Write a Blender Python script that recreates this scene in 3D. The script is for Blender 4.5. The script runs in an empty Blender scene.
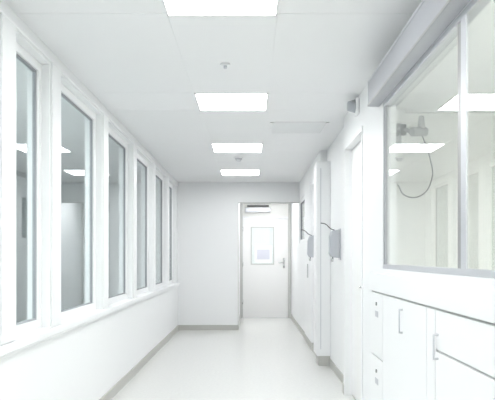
import bpy, bmesh, math
from mathutils import Vector
S=bpy.context.scene
try:
    S.view_settings.view_transform='Standard'
    S.view_settings.look='None'
    S.view_settings.exposure=0.0
except Exception as e: print(e)

# ---------------------------------------------------------------- materials
def mat(name,col,rough=0.5,metal=0.0,bump=0.0,scale=40,var=0.0,emit=None,es=0,coat=0):
    m=bpy.data.materials.new(name); m.use_nodes=True
    nt=m.node_tree; b=nt.nodes['Principled BSDF']
    b.inputs['Base Color'].default_value=(*col,1); b.inputs['Roughness'].default_value=rough
    b.inputs['Metallic'].default_value=metal
    if coat: b.inputs['Coat Weight'].default_value=coat
    if emit:
        b.inputs['Emission Color'].default_value=(*emit,1); b.inputs['Emission Strength'].default_value=es
    if bump or var:
        tc=nt.nodes.new('ShaderNodeTexCoord'); n=nt.nodes.new('ShaderNodeTexNoise')
        n.inputs['Scale'].default_value=scale; n.inputs['Detail'].default_value=4
        nt.links.new(tc.outputs['Object'],n.inputs['Vector'])
        if bump:
            bp=nt.nodes.new('ShaderNodeBump'); bp.inputs['Strength'].default_value=bump; bp.inputs['Distance'].default_value=0.002
            nt.links.new(n.outputs['Fac'],bp.inputs['Height']); nt.links.new(bp.outputs['Normal'],b.inputs['Normal'])
        if var:
            r=nt.nodes.new('ShaderNodeValToRGB')
            r.color_ramp.elements[0].position=.3; r.color_ramp.elements[1].position=.7
            r.color_ramp.elements[0].color=(*[c*(1-var) for c in col],1)
            r.color_ramp.elements[1].color=(*[min(1,c*(1+var)) for c in col],1)
            nt.links.new(n.outputs['Fac'],r.inputs['Fac']); nt.links.new(r.outputs['Color'],b.inputs['Base Color'])
    return m
def glassmat(name,tint,base=.06):
    m=bpy.data.materials.new(name); m.use_nodes=True; nt=m.node_tree; nt.nodes.clear()
    o=nt.nodes.new('ShaderNodeOutputMaterial'); mx=nt.nodes.new('ShaderNodeMixShader')
    t=nt.nodes.new('ShaderNodeBsdfTransparent'); t.inputs[0].default_value=(*tint,1)
    g=nt.nodes.new('ShaderNodeBsdfGlossy'); g.inputs['Roughness'].default_value=0.0; g.inputs[0].default_value=(.95,.97,.97,1)
    lw=nt.nodes.new('ShaderNodeLayerWeight'); p=nt.nodes.new('ShaderNodeMath'); p.operation='POWER'; p.inputs[1].default_value=5
    ma=nt.nodes.new('ShaderNodeMath'); ma.operation='MULTIPLY_ADD'; ma.inputs[1].default_value=1-base; ma.inputs[2].default_value=base
    nt.links.new(lw.outputs['Facing'],p.inputs[0]); nt.links.new(p.outputs[0],ma.inputs[0])
    nt.links.new(ma.outputs[0],mx.inputs[0]); nt.links.new(t.outputs[0],mx.inputs[1]); nt.links.new(g.outputs[0],mx.inputs[2])
    nt.links.new(mx.outputs[0],o.inputs[0]); return m

M_wall=mat('wall_paint',(.895,.905,.91),.4,bump=.05,scale=60)
M_ceil=mat('ceiling_metal_panel',(.875,.88,.885),.35,bump=.02,scale=30)
M_seam=mat('panel_seam',(.66,.66,.66),.7)
M_floor=mat('vinyl_floor',(.755,.76,.74),.2,var=.035,scale=35)
M_base=mat('grey_cove_base',(.56,.56,.53),.5)
M_frame=mat('white_frame',(.905,.915,.92),.3)
M_gasket=mat('dark_gasket',(.34,.35,.37),.6)
M_glassL=glassmat('window_glass',(.88,.915,.92),.12)
M_glassR=glassmat('screen_glass',(.97,.98,.96),.07)
M_alu=mat('aluminium',(.62,.63,.66),.4,.4)
M_box=mat('blind_casing_grey',(.44,.45,.48),.45,.0)
M_steel=mat('steel',(.6,.6,.6),.25,1)
M_brush=mat('brushed_steel',(.38,.38,.38),.4,.5)
M_dark=mat('dark_plastic',(.05,.05,.055),.4)
M_disp=mat('dispenser_grey',(.50,.52,.55),.4)
M_door=mat('door_laminate',(.88,.88,.87),.35)
M_doorframe=mat('door_frame_grey',(.58,.59,.57),.4)
M_lamp=mat('lamp_diffuser',(1,1,1),.5,emit=(.99,.995,1),es=18.5)
M_fillS=mat('side_room_added_fill',(1,1,1),.5,emit=(.99,1,1),es=38)  # glow of the fill panels added to brighten the adjoining rooms
M_back=mat('side_room_grey',(.84,.86,.86),.7,var=.03,scale=1.5)
M_cream=mat('side_room_cream',(.90,.90,.87),.6)
M_blue=mat('far_room_blue',(.80,.84,.86),.6)
M_paper=mat('paper',(.9,.9,.9),.8)
M_lilac=mat('chart_lilac',(.70,.71,.78),.7)

# ---------------------------------------------------------------- helpers
def build(name,parts,parent=None,bevel=0.0):
    """parts: list of (x0,x1,y0,y1,z0,z1,material)"""
    bm=bmesh.new(); mats=[]
    for p in parts:
        x0,x1,y0,y1,z0,z1,m=p
        if m not in mats: mats.append(m)
        r=bmesh.ops.create_cube(bm,size=1)
        for v in r['verts']:
            v.co.x=(x0+x1)/2+v.co.x*(x1-x0); v.co.y=(y0+y1)/2+v.co.y*(y1-y0); v.co.z=(z0+z1)/2+v.co.z*(z1-z0)
        fs=set(f for v in r['verts'] for f in v.link_faces)
        for f in fs: f.material_index=mats.index(m)
    me=bpy.data.meshes.new(name); bm.to_mesh(me); bm.free()
    for m in mats: me.materials.append(m)
    o=bpy.data.objects.new(name,me); S.collection.objects.link(o)
    if bevel:
        b=o.modifiers.new('b','BEVEL'); b.width=bevel; b.segments=2; b.limit_method='ANGLE'
    if parent: o.parent=parent
    return o
def cyl(name,p0,p1,r,m,parent=None,r2=None,seg=32):
    p0=Vector(p0);p1=Vector(p1);d=p1-p0
    bm=bmesh.new(); bmesh.ops.create_cone(bm,cap_ends=True,segments=seg,radius1=r,radius2=r if r2 is None else r2,depth=d.length)
    me=bpy.data.meshes.new(name); bm.to_mesh(me); bm.free(); me.materials.append(m)
    for f in me.polygons: f.use_smooth=len(f.vertices)==4
    o=bpy.data.objects.new(name,me); S.collection.objects.link(o)
    o.location=(p0+p1)/2; o.rotation_euler=d.to_track_quat('Z','Y').to_euler()
    if parent: o.parent=parent
    return o
def tube(name,pts,r,m,parent=None,smooth=True):
    c=bpy.data.curves.new(name,'CURVE'); c.dimensions='3D'; c.bevel_depth=r; c.bevel_resolution=4; c.use_fill_caps=True
    if smooth:
        s=c.splines.new('BEZIER'); s.bezier_points.add(len(pts)-1)
        for b,p in zip(s.bezier_points,pts): b.co=p; b.handle_left_type=b.handle_right_type='AUTO'
    else:
        s=c.splines.new('POLY'); s.points.add(len(pts)-1)
        for b,p in zip(s.points,pts): b.co=(*p,1)
    c.materials.append(m)
    o=bpy.data.objects.new(name,c); S.collection.objects.link(o)
    if parent: o.parent=parent
    return o
def empty(name,loc=(0,0,0)):
    o=bpy.data.objects.new(name,None); S.collection.objects.link(o); return o

XL=-1.28; XR=.90; H=2.63; YE=11.58; YD=13.85; YB=-2.5

# ---------------------------------------------------------------- floor & ceiling
build('floor',[(-3.9,4.0,YB,16.5,-.1,0,M_floor)])
parts=[(-3.9,4.0,YB,16.5,H+.003,H+.12,M_ceil)]
cols=[(XL,-.455),(-.451,.147),(.151,XR+.06)]
ys=[-2.5,-1.7,-.54,.63,1.22,2.96,3.55,5.27,5.87,7.63,8.22,9.93,10.53,11.58]
for (a,b) in cols:
    for y0,y1 in zip(ys[:-1],ys[1:]):
        parts.append((a,b,y0+.002,y1-.002,H,H+.003,M_ceil))
build('ceiling',parts)
# ---------------------------------------------------------------- panel lamps and added fill panels
def light_panel(x0,x1,y0,y1,m=None):  # builds the corridor fixtures and the added fill panels alike
    m=m or M_lamp
    build('ceiling_panel_lamp_or_fill' ,[(x0+.008,x1-.008,y0+.008,y1-.008,H-.004,H-.001,m),
        (x0,x0+.009,y0,y1,H-.006,H-.0005,M_frame),(x1-.009,x1,y0,y1,H-.006,H-.0005,M_frame),
        (x0,x1,y0,y0+.009,H-.006,H-.0005,M_frame),(x0,x1,y1-.009,y1,H-.006,H-.0005,M_frame)])
for yc in [-1.4,.92,3.27,5.58,7.92,10.22]: light_panel(-.452,.148,yc-.3,yc+.3)
light_panel(-.0,.6,12.3,12.9)  # added fill panel, hidden by the lintel, brightens the door recess
g=[(.2,.78,6.40,6.43,H-.006,H-.0005,M_ceil),(.2,.78,6.94,6.97,H-.006,H-.0005,M_ceil),(.2,.23,6.4,6.97,H-.006,H-.0005,M_ceil),(.75,.78,6.4,6.97,H-.006,H-.0005,M_ceil),
   (.23,.75,6.43,6.94,H-.002,H-.0005,M_seam)]
for k in range(24):
    y=6.44+k*.021
    g.append((.23,.75,y,y+.011,H-.005,H-.0015,M_frame))
build('ceiling_air_grille',g)
e=empty('ceiling_sprinkler'); cyl('rosette',(-.17,4.48,H-.012),(-.17,4.48,H-.0005),.035,M_frame,e); cyl('head',(-.17,4.48,H-.03),(-.17,4.48,H-.012),.012,M_alu,e)
e=empty('smoke_detector'); cyl('base',(-.15,8.65,H-.02),(-.15,8.65,H-.0005),.06,M_frame,e); cyl('sensing_chamber',(-.15,8.65,H-.055),(-.15,8.65,H-.02),.03,M_alu,e,r2=.048)

# ---------------------------------------------------------------- left wall with window openings
XLo=XL-.14
edges=[(1.2,2.1),(3.30,3.56),(4.15,4.40),(5.61,5.86),(7.07,7.32),(8.53,8.78),(9.99,10.24),(11.2,YE+.1)]
Z0,Z1=.85,2.53
p=[(XLo,XL,YB,YE+.1,0,Z0,M_wall),(XLo,XL,YB,YE+.1,Z1,H,M_wall),(XLo,XL,YB,1.2,Z0,Z1,M_wall)]
for a,b in edges: p.append((XLo,XL,a,b,Z0,Z1,M_wall))
build('wall_left',p)
p=[(XL,XL+.035,YB+.1,YE-.002,Z0-.05,Z0-.004,M_frame),(XL,XL+.012,YB+.1,YE-.002,Z0-.075,Z0-.05,M_frame)]
build('trim_1',p,bevel=.006)
p=[]
for a,b in edges[1:-1]:
    p.append((XL,XL+.012,a+.03,b-.03,Z0,Z1+.02,M_frame))
p.append((XL,XL+.012,3.3,YE-.002,Z1+.02,Z1+.045,M_frame))
build('trim_2',p,bevel=.004)
n=1
def window_x(name,y0,y1,z0,z1,xf,xb,fw,glass,gx):
    a,b=min(xf,xb),max(xf,xb)
    ps=[(a,b,y0,y0+fw,z0,z1,M_frame),(a,b,y1-fw,y1,z0,z1,M_frame),(a,b,y0+fw,y1-fw,z0,z0+fw,M_frame),(a,b,y0+fw,y1-fw,z1-fw,z1,M_frame)]
    q=.008
    for (ya,yb,za,zb) in [(y0+fw,y0+fw+q,z0+fw,z1-fw),(y1-fw-q,y1-fw,z0+fw,z1-fw),(y0+fw,y1-fw,z0+fw,z0+fw+q),(y0+fw,y1-fw,z1-fw-q,z1-fw)]:
        ps.append((gx-.014,gx+.010,ya,yb,za,zb,M_gasket))
    ps.append((gx-.002,gx+.002,y0+fw+q,y1-fw-q,z0+fw+q,z1-fw-q,glass))
    return build(name,ps)
for (a0,a1),(b0,b1) in zip(edges[:-1],edges[1:]):
    window_x('window_%d'%n,a1+.001,b0-.001,Z0+.001,Z1-.001,XL-.05,XL-.11,.055,M_glassL,XL-.075); n+=1
build('wall_side_room_left',[(-3.9,-3.8,YB,YE+.3,0,H,M_back),(-3.8,XLo-.001,YE+.2,YE+.3,0,H,M_back),(-3.8,XLo-.001,YB,YB+.1,0,H,M_back)])
for yc in (.6,2.8,5.0): light_panel(-2.75,-2.15,yc-.3,yc+.3,M_fillS)  # added fill panels kept out of view, brighten the left side room

# ---------------------------------------------------------------- end wall + recess
build('wall_end',[(XL,-.214,YE,YE+.12,0,H,M_wall),(-.214,.88,YE,YE+.12,2.27,H,M_wall),
                  (-.334,-.214,YE+.12,YD,0,H,M_wall)])
build('trim_3',[(-.214,-.206,YE-.012,YE+.13,0,2.27,M_doorframe),(-.206,.88,YE-.012,YE-.0,2.262,2.275,M_doorframe)])
dx0,dx1,dz=-.15,.81,2.11
build('wall_door',[(-.334,dx0-.06,YD,YD+.12,0,H,M_wall),(dx1+.06,1.0,YD,YD+.12,0,H,M_wall),(dx0-.06,dx1+.06,YD,YD+.12,2.50,H,M_wall)])
d=empty('door_1')
build('frame',[(dx0-.06,dx0-.004,YD-.02,YD+.12,0,2.50,M_doorframe),(dx1+.004,dx1+.06,YD-.02,YD+.12,0,2.50,M_doorframe),
               (dx0-.004,dx1+.004,YD-.02,YD+.12,2.44,2.50,M_doorframe),(dx0-.004,dx1+.004,YD-.02,YD+.12,2.115,2.16,M_frame),(dx0-.004,dx1+.004,YD+.03,YD+.07,2.16,2.44,M_cream)],d)
wx0,wx1,wz0,wz1=.03,.50,1.15,1.93
build('leaf',[(dx0,wx0,YD,YD+.05,.01,dz,M_door),(wx1,dx1,YD,YD+.05,.01,dz,M_door),(wx0,wx1,YD,YD+.05,.01,wz0,M_door),(wx0,wx1,YD,YD+.05,wz1,dz,M_door)],d)
build('window_bead',[(wx0-.015,wx0+.01,YD-.008,YD,wz0-.015,wz1+.015,M_doorframe),(wx1-.01,wx1+.015,YD-.008,YD,wz0-.015,wz1+.015,M_doorframe),
    (wx0,wx1,YD-.008,YD,wz0-.015,wz0+.01,M_doorframe),(wx0,wx1,YD-.008,YD,wz1-.01,wz1+.015,M_doorframe),(wx0,wx1,YD+.02,YD+.026,wz0,wz1,M_glassR)],d)
build('notice_sheet',[(.10,.47,YD+.012,YD+.015,1.18,1.55,M_paper),(.15,.42,YD+.010,YD+.012,1.25,1.46,M_lilac)],d)
build('closer',[(-.10,.44,YD-.075,YD-.02,2.25,2.35,M_alu),(-.06,.40,YD-.035,YD-.02,2.37,2.40,M_dark)],d,bevel=.006)
build('closer_rail',[(-.12,.46,YD-.035,YD-.0,2.03,2.06,M_frame)],d)
build('handle_plate',[(.70,.745,YD-.01,YD,1.06,1.28,M_steel)],d,bevel=.003)
tube('handle_lever',[(.722,YD-.01,1.18),(.722,YD-.055,1.18),(.60,YD-.055,1.18)],.011,M_steel,d,False)
cyl('lock',(.722,YD-.02,1.09),(.722,YD-.01,1.09),.012,M_dark,d)
for z in (.3,1.1,1.85): cyl('hinge_%d'%int(z*10),(dx0-.004,YD-.028,z),(dx0-.004,YD-.028,z+.09),.009,M_steel,d)
build('wall_far_room',[(-1.2,-1.1,YD+.12,16.4,0,H,M_blue),(1.9,2.0,YD+.12,16.4,0,H,M_blue),(-1.2,2.0,16.3,16.4,0,H,M_blue)])
light_panel(0,.6,14.6,15.2,M_fillS)  # added fill panel, brightens the room seen through the door window

# ---------------------------------------------------------------- right wall
XB=XR+.1
SET=.96; XF=.88
wy0,wy1,wz0r,wz1r=1.3,4.45,1.22,2.343
p=[(XR,XB,YB,wy0,0,H,M_wall),(XR,XB,wy0,wy1,0,wz0r,M_wall),(XR,XB,wy0,wy1,wz1r,H,M_wall),(XR,XB,wy1,5.18,0,H,M_wall),
   (XR,XB,5.18,6.16,2.35,H,M_wall),(XR,SET+.1,6.16,6.25,0,H,M_wall),(SET,SET+.1,6.25,8.1,0,H,M_wall),
   (XF,XF+.1,8.1,10.2,0,H,M_wall),(XF,XF+.1,10.2,11.6,0,1.55,M_wall),(XF,XF+.1,10.2,11.6,2.30,H,M_wall),(XF,XF+.1,11.6,YD,0,H,M_wall)]
build('wall_right',p)
window_x('window_%d'%n,10.201,11.599,1.551,2.299,XF+.01,XF+.06,.05,M_glassL,XF+.035); n+=1
build('wall_side_room_far',[(1.9,2.0,9,13,0,H,M_back),(XF+.1,1.9,9,9.1,0,H,M_back),(XF+.1,1.9,12.9,13,0,H,M_back)])
d=empty('door_2')
build('leaf',[(XR+.06,XR+.1,5.22,6.12,.01,2.31,M_door)],d)
build('frame',[(XR-.008,XR+.1,5.181,5.22,0,2.349,M_frame),(XR-.008,XR+.1,6.12,6.159,0,2.349,M_frame),(XR-.008,XR+.1,5.22,6.12,2.31,2.349,M_frame)],d)
tube('handle',[(XR+.06,5.32,1.05),(XR+.02,5.32,1.05),(XR+.02,5.42,1.05)],.01,M_steel,d,False)
d=empty('window_%d'%n)
fx0,fx1=XR-.0,XR+.05
build('frame',[(fx0,fx1,wy1-.001-.05,wy1-.001,wz0r+.001,wz1r-.001,M_frame),(fx0,fx1,wy0+.001,wy0+.05,wz0r+.001,wz1r-.001,M_frame),
   (fx0,fx1,wy0+.05,wy1-.05,wz0r+.001,wz0r+.03,M_alu),(fx0,fx1,wy0+.05,wy1-.05,wz1r-.03,wz1r-.001,M_alu)],d)
build('sash_far',[(XR+.003,XR+.02,4.35,4.395,wz0r+.03,wz1r-.03,M_gasket),(XR+.008,XR+.030,2.79,2.84,wz0r+.03,wz1r-.03,M_brush),(XR,XR+.008,2.71,2.775,wz0r+.03,wz1r-.03,M_alu)],d)
build('glass_far',[(XR+.018,XR+.022,2.82,4.36,wz0r+.03,wz1r-.03,M_glassR)],d)
build('glass_near',[(XR+.002,XR+.006,1.35,2.71,wz0r+.03,wz1r-.03,M_glassR)],d)
d=build('roller_blind_casing',[(.82,XR-.001,1.1,4.52,2.345,2.52,M_box),(.817,.82,1.1,4.52,2.345,2.36,M_brush),(.817,.82,1.1,4.52,2.505,2.52,M_alu)],bevel=.004)
build('window_ledge',[(.855,XR-.001,1.0,4.69,1.065,1.19,M_frame)],bevel=.006)
d=empty('base_cabinet')
cf=.868
build('carcass',[(.882,XR-.001,1.0,4.69,.10,1.062,M_seam),(.895,XR-.001,1.0,4.69,.0,.10,M_base)],d)
fr=[(cf,.882,4.255,4.68,.62,1.055,M_frame),(cf,.882,4.255,4.68,.12,.612,M_frame),
    (cf,.882,3.20,4.245,.12,1.055,M_frame),(cf,.882,3.05,3.19,.12,1.055,M_frame),
    (cf,.882,2.0,3.04,.12,.86,M_frame),(cf,.882,2.0,3.04,.87,1.055,M_frame),(cf,.882,1.01,1.99,.12,1.055,M_frame)]
build('fronts',fr,d,bevel=.003)
for i,z in enumerate((.98,.52)):
    cyl('lock_%d'%i,(cf-.008,4.45,z),(cf,4.45,z),.012,M_brush,d)
    build('label_%d'%i,[(cf-.002,cf,4.40,4.50,z-.09,z-.05,M_alu)],d)
tube('handle_1',[(cf,3.70,1.00),(cf-.018,3.70,1.00),(cf-.018,3.70,.87),(cf,3.70,.87)],.006,M_alu,d,False)
tube('handle_2',[(cf,3.0,.94),(cf-.02,3.0,.94),(cf-.02,3.0,.83),(cf,3.0,.83)],.006,M_alu,d,False)
build('wall_side_room_right',[(XB+.02,4.0,6.0,6.1,0,H,M_cream),(3.9,4.0,YB,6.0,0,H,M_cream),(XB+.02,3.9,YB,YB+.1,0,H,M_cream),(XB+.02,1.40,5.86,6.0,0,H,M_cream)])
for xa,yc in ((1.7,.6),(1.8,2.1),(2.9,2.9)): light_panel(xa,xa+.6,yc-.3,yc+.3,M_fillS)  # fill panels added off camera so the right side room reads brighter
d=empty('swivel_examination_camera')
build('wall_plate',[(1.27,1.36,5.835,5.86,2.31,2.50,M_brush)],d,bevel=.004)
tube('arm',[(1.32,5.84,2.40),(1.32,5.6,2.40),(1.40,5.55,2.36)],.018,M_brush,d)
cyl('joint',(1.32,5.6,2.35),(1.32,5.6,2.44),.026,M_dark,d)
cyl('camera_body',(1.37,5.5,2.36),(1.50,5.55,2.37),.038,M_brush,d)
cyl('camera_hood',(1.46,5.54,2.38),(1.46,5.54,2.50),.034,M_brush,d,r2=.022)
tube('cord',[(1.47,5.55,2.34),(1.55,5.6,2.15),(1.58,5.65,1.98),(1.5,5.7,1.84),(1.38,5.75,1.84),(1.33,5.85,1.95)],.005,M_dark,d)

build('tall_cabinet',[(.80,SET-.001,7.75,8.098,.12,2.44,M_frame),(.82,SET-.001,7.77,8.098,0,.12,M_base),(.793,.80,7.765,8.09,.13,2.43,M_frame),
    (.84,.848,7.744,7.75,.2,2.36,M_alu)],bevel=.004)
build('tall_cabinet',[(.845,XF-.001,8.95,9.5,.12,2.3,M_frame),(.845,XF-.001,9.51,10.05,.12,2.3,M_frame),(.86,XF-.001,8.97,10.03,0,.12,M_base),(.83,.845,9.43,9.45,1.0,1.2,M_steel)],bevel=.003)
def dispenser(x1,y):
    d=empty('elbow_soap_dispenser')
    build('back_plate',[(x1-.012,x1-.001,y-.005,y+.125,1.27,1.60,M_alu)],d)
    bm=bmesh.new()
    prof=[(x1-.012,1.29),(x1-.10,1.30),(x1-.12,1.34),(x1-.115,1.52),(x1-.09,1.58),(x1-.012,1.59)]
    a=[bm.verts.new((px,y,pz)) for px,pz in prof]; b=[bm.verts.new((px,y+.12,pz)) for px,pz in prof]
    bm.faces.new(a); bm.faces.new(b[::-1])
    for i in range(6): bm.faces.new((a[i],b[i],b[(i+1)%6],a[(i+1)%6]))
    bmesh.ops.recalc_face_normals(bm,faces=bm.faces)
    me=bpy.data.meshes.new('body'); bm.to_mesh(me); bm.free(); me.materials.append(M_disp)
    o=bpy.data.objects.new('body',me); S.collection.objects.link(o); o.parent=d
    m=o.modifiers.new('b','BEVEL'); m.width=.01; m.segments=3
    tube('elbow_lever',[(x1-.06,y+.06,1.585),(x1-.10,y+.06,1.60),(x1-.16,y+.05,1.65),(x1-.21,y+.04,1.66)],.005,M_dark,d)
    cyl('nozzle',(x1-.085,y+.06,1.25),(x1-.085,y+.06,1.30),.012,M_steel,d)
dispenser(SET,6.85); dispenser(XF,8.55)
d=empty('wall_alarm_sounder')
zs=.06
build('base',[(XR-.03,XR-.001,5.33,5.45,2.44+zs-.02,2.58+zs-.03,M_frame)],d,bevel=.006)
cyl('horn',(XR-.09,5.39,2.51+zs-.02),(XR-.03,5.39,2.51+zs-.02),.038,M_disp,d,r2=.055)
# ---------------------------------------------------------------- baseboards
bh=.09;bt=.012
build('baseboard_left',[(XL,XL+bt,YB+.1,YE-.001,0,bh,M_base)])
build('baseboard_end',[(XL+bt,-.214,YE-bt,YE-.0005,0,bh,M_base),(-.214,-.202,YE-bt,YD-.03,0,bh,M_base)])
build('baseboard_right',[(XR-bt,XR,4.70,5.17,0,bh,M_base),(XR-bt,XR,6.17,6.25,0,bh,M_base),(SET-bt,SET,6.25,7.76,0,bh,M_base),(XF-bt,XF,8.1,8.96,0,bh,M_base),(XF-bt,XF,10.05,YD-.03,0,bh,M_base)])
build('wall_back',[(XL,XR,YB,YB+.1,0,H,M_wall)])

w=bpy.data.worlds.new('w'); S.world=w; w.use_nodes=True
w.node_tree.nodes['Background'].inputs[0].default_value=(.9,.95,1,1); w.node_tree.nodes['Background'].inputs[1].default_value=.5
c=bpy.data.cameras.new('camera'); co=bpy.data.objects.new('camera',c); S.collection.objects.link(co)
co.location=(0,0,1.30); co.rotation_euler=(math.radians(90),0,0)
c.sensor_fit='HORIZONTAL'; c.sensor_width=36; c.lens=650/495*36; c.shift_x=-.005; c.shift_y=57/495; c.clip_start=.05
S.camera=co
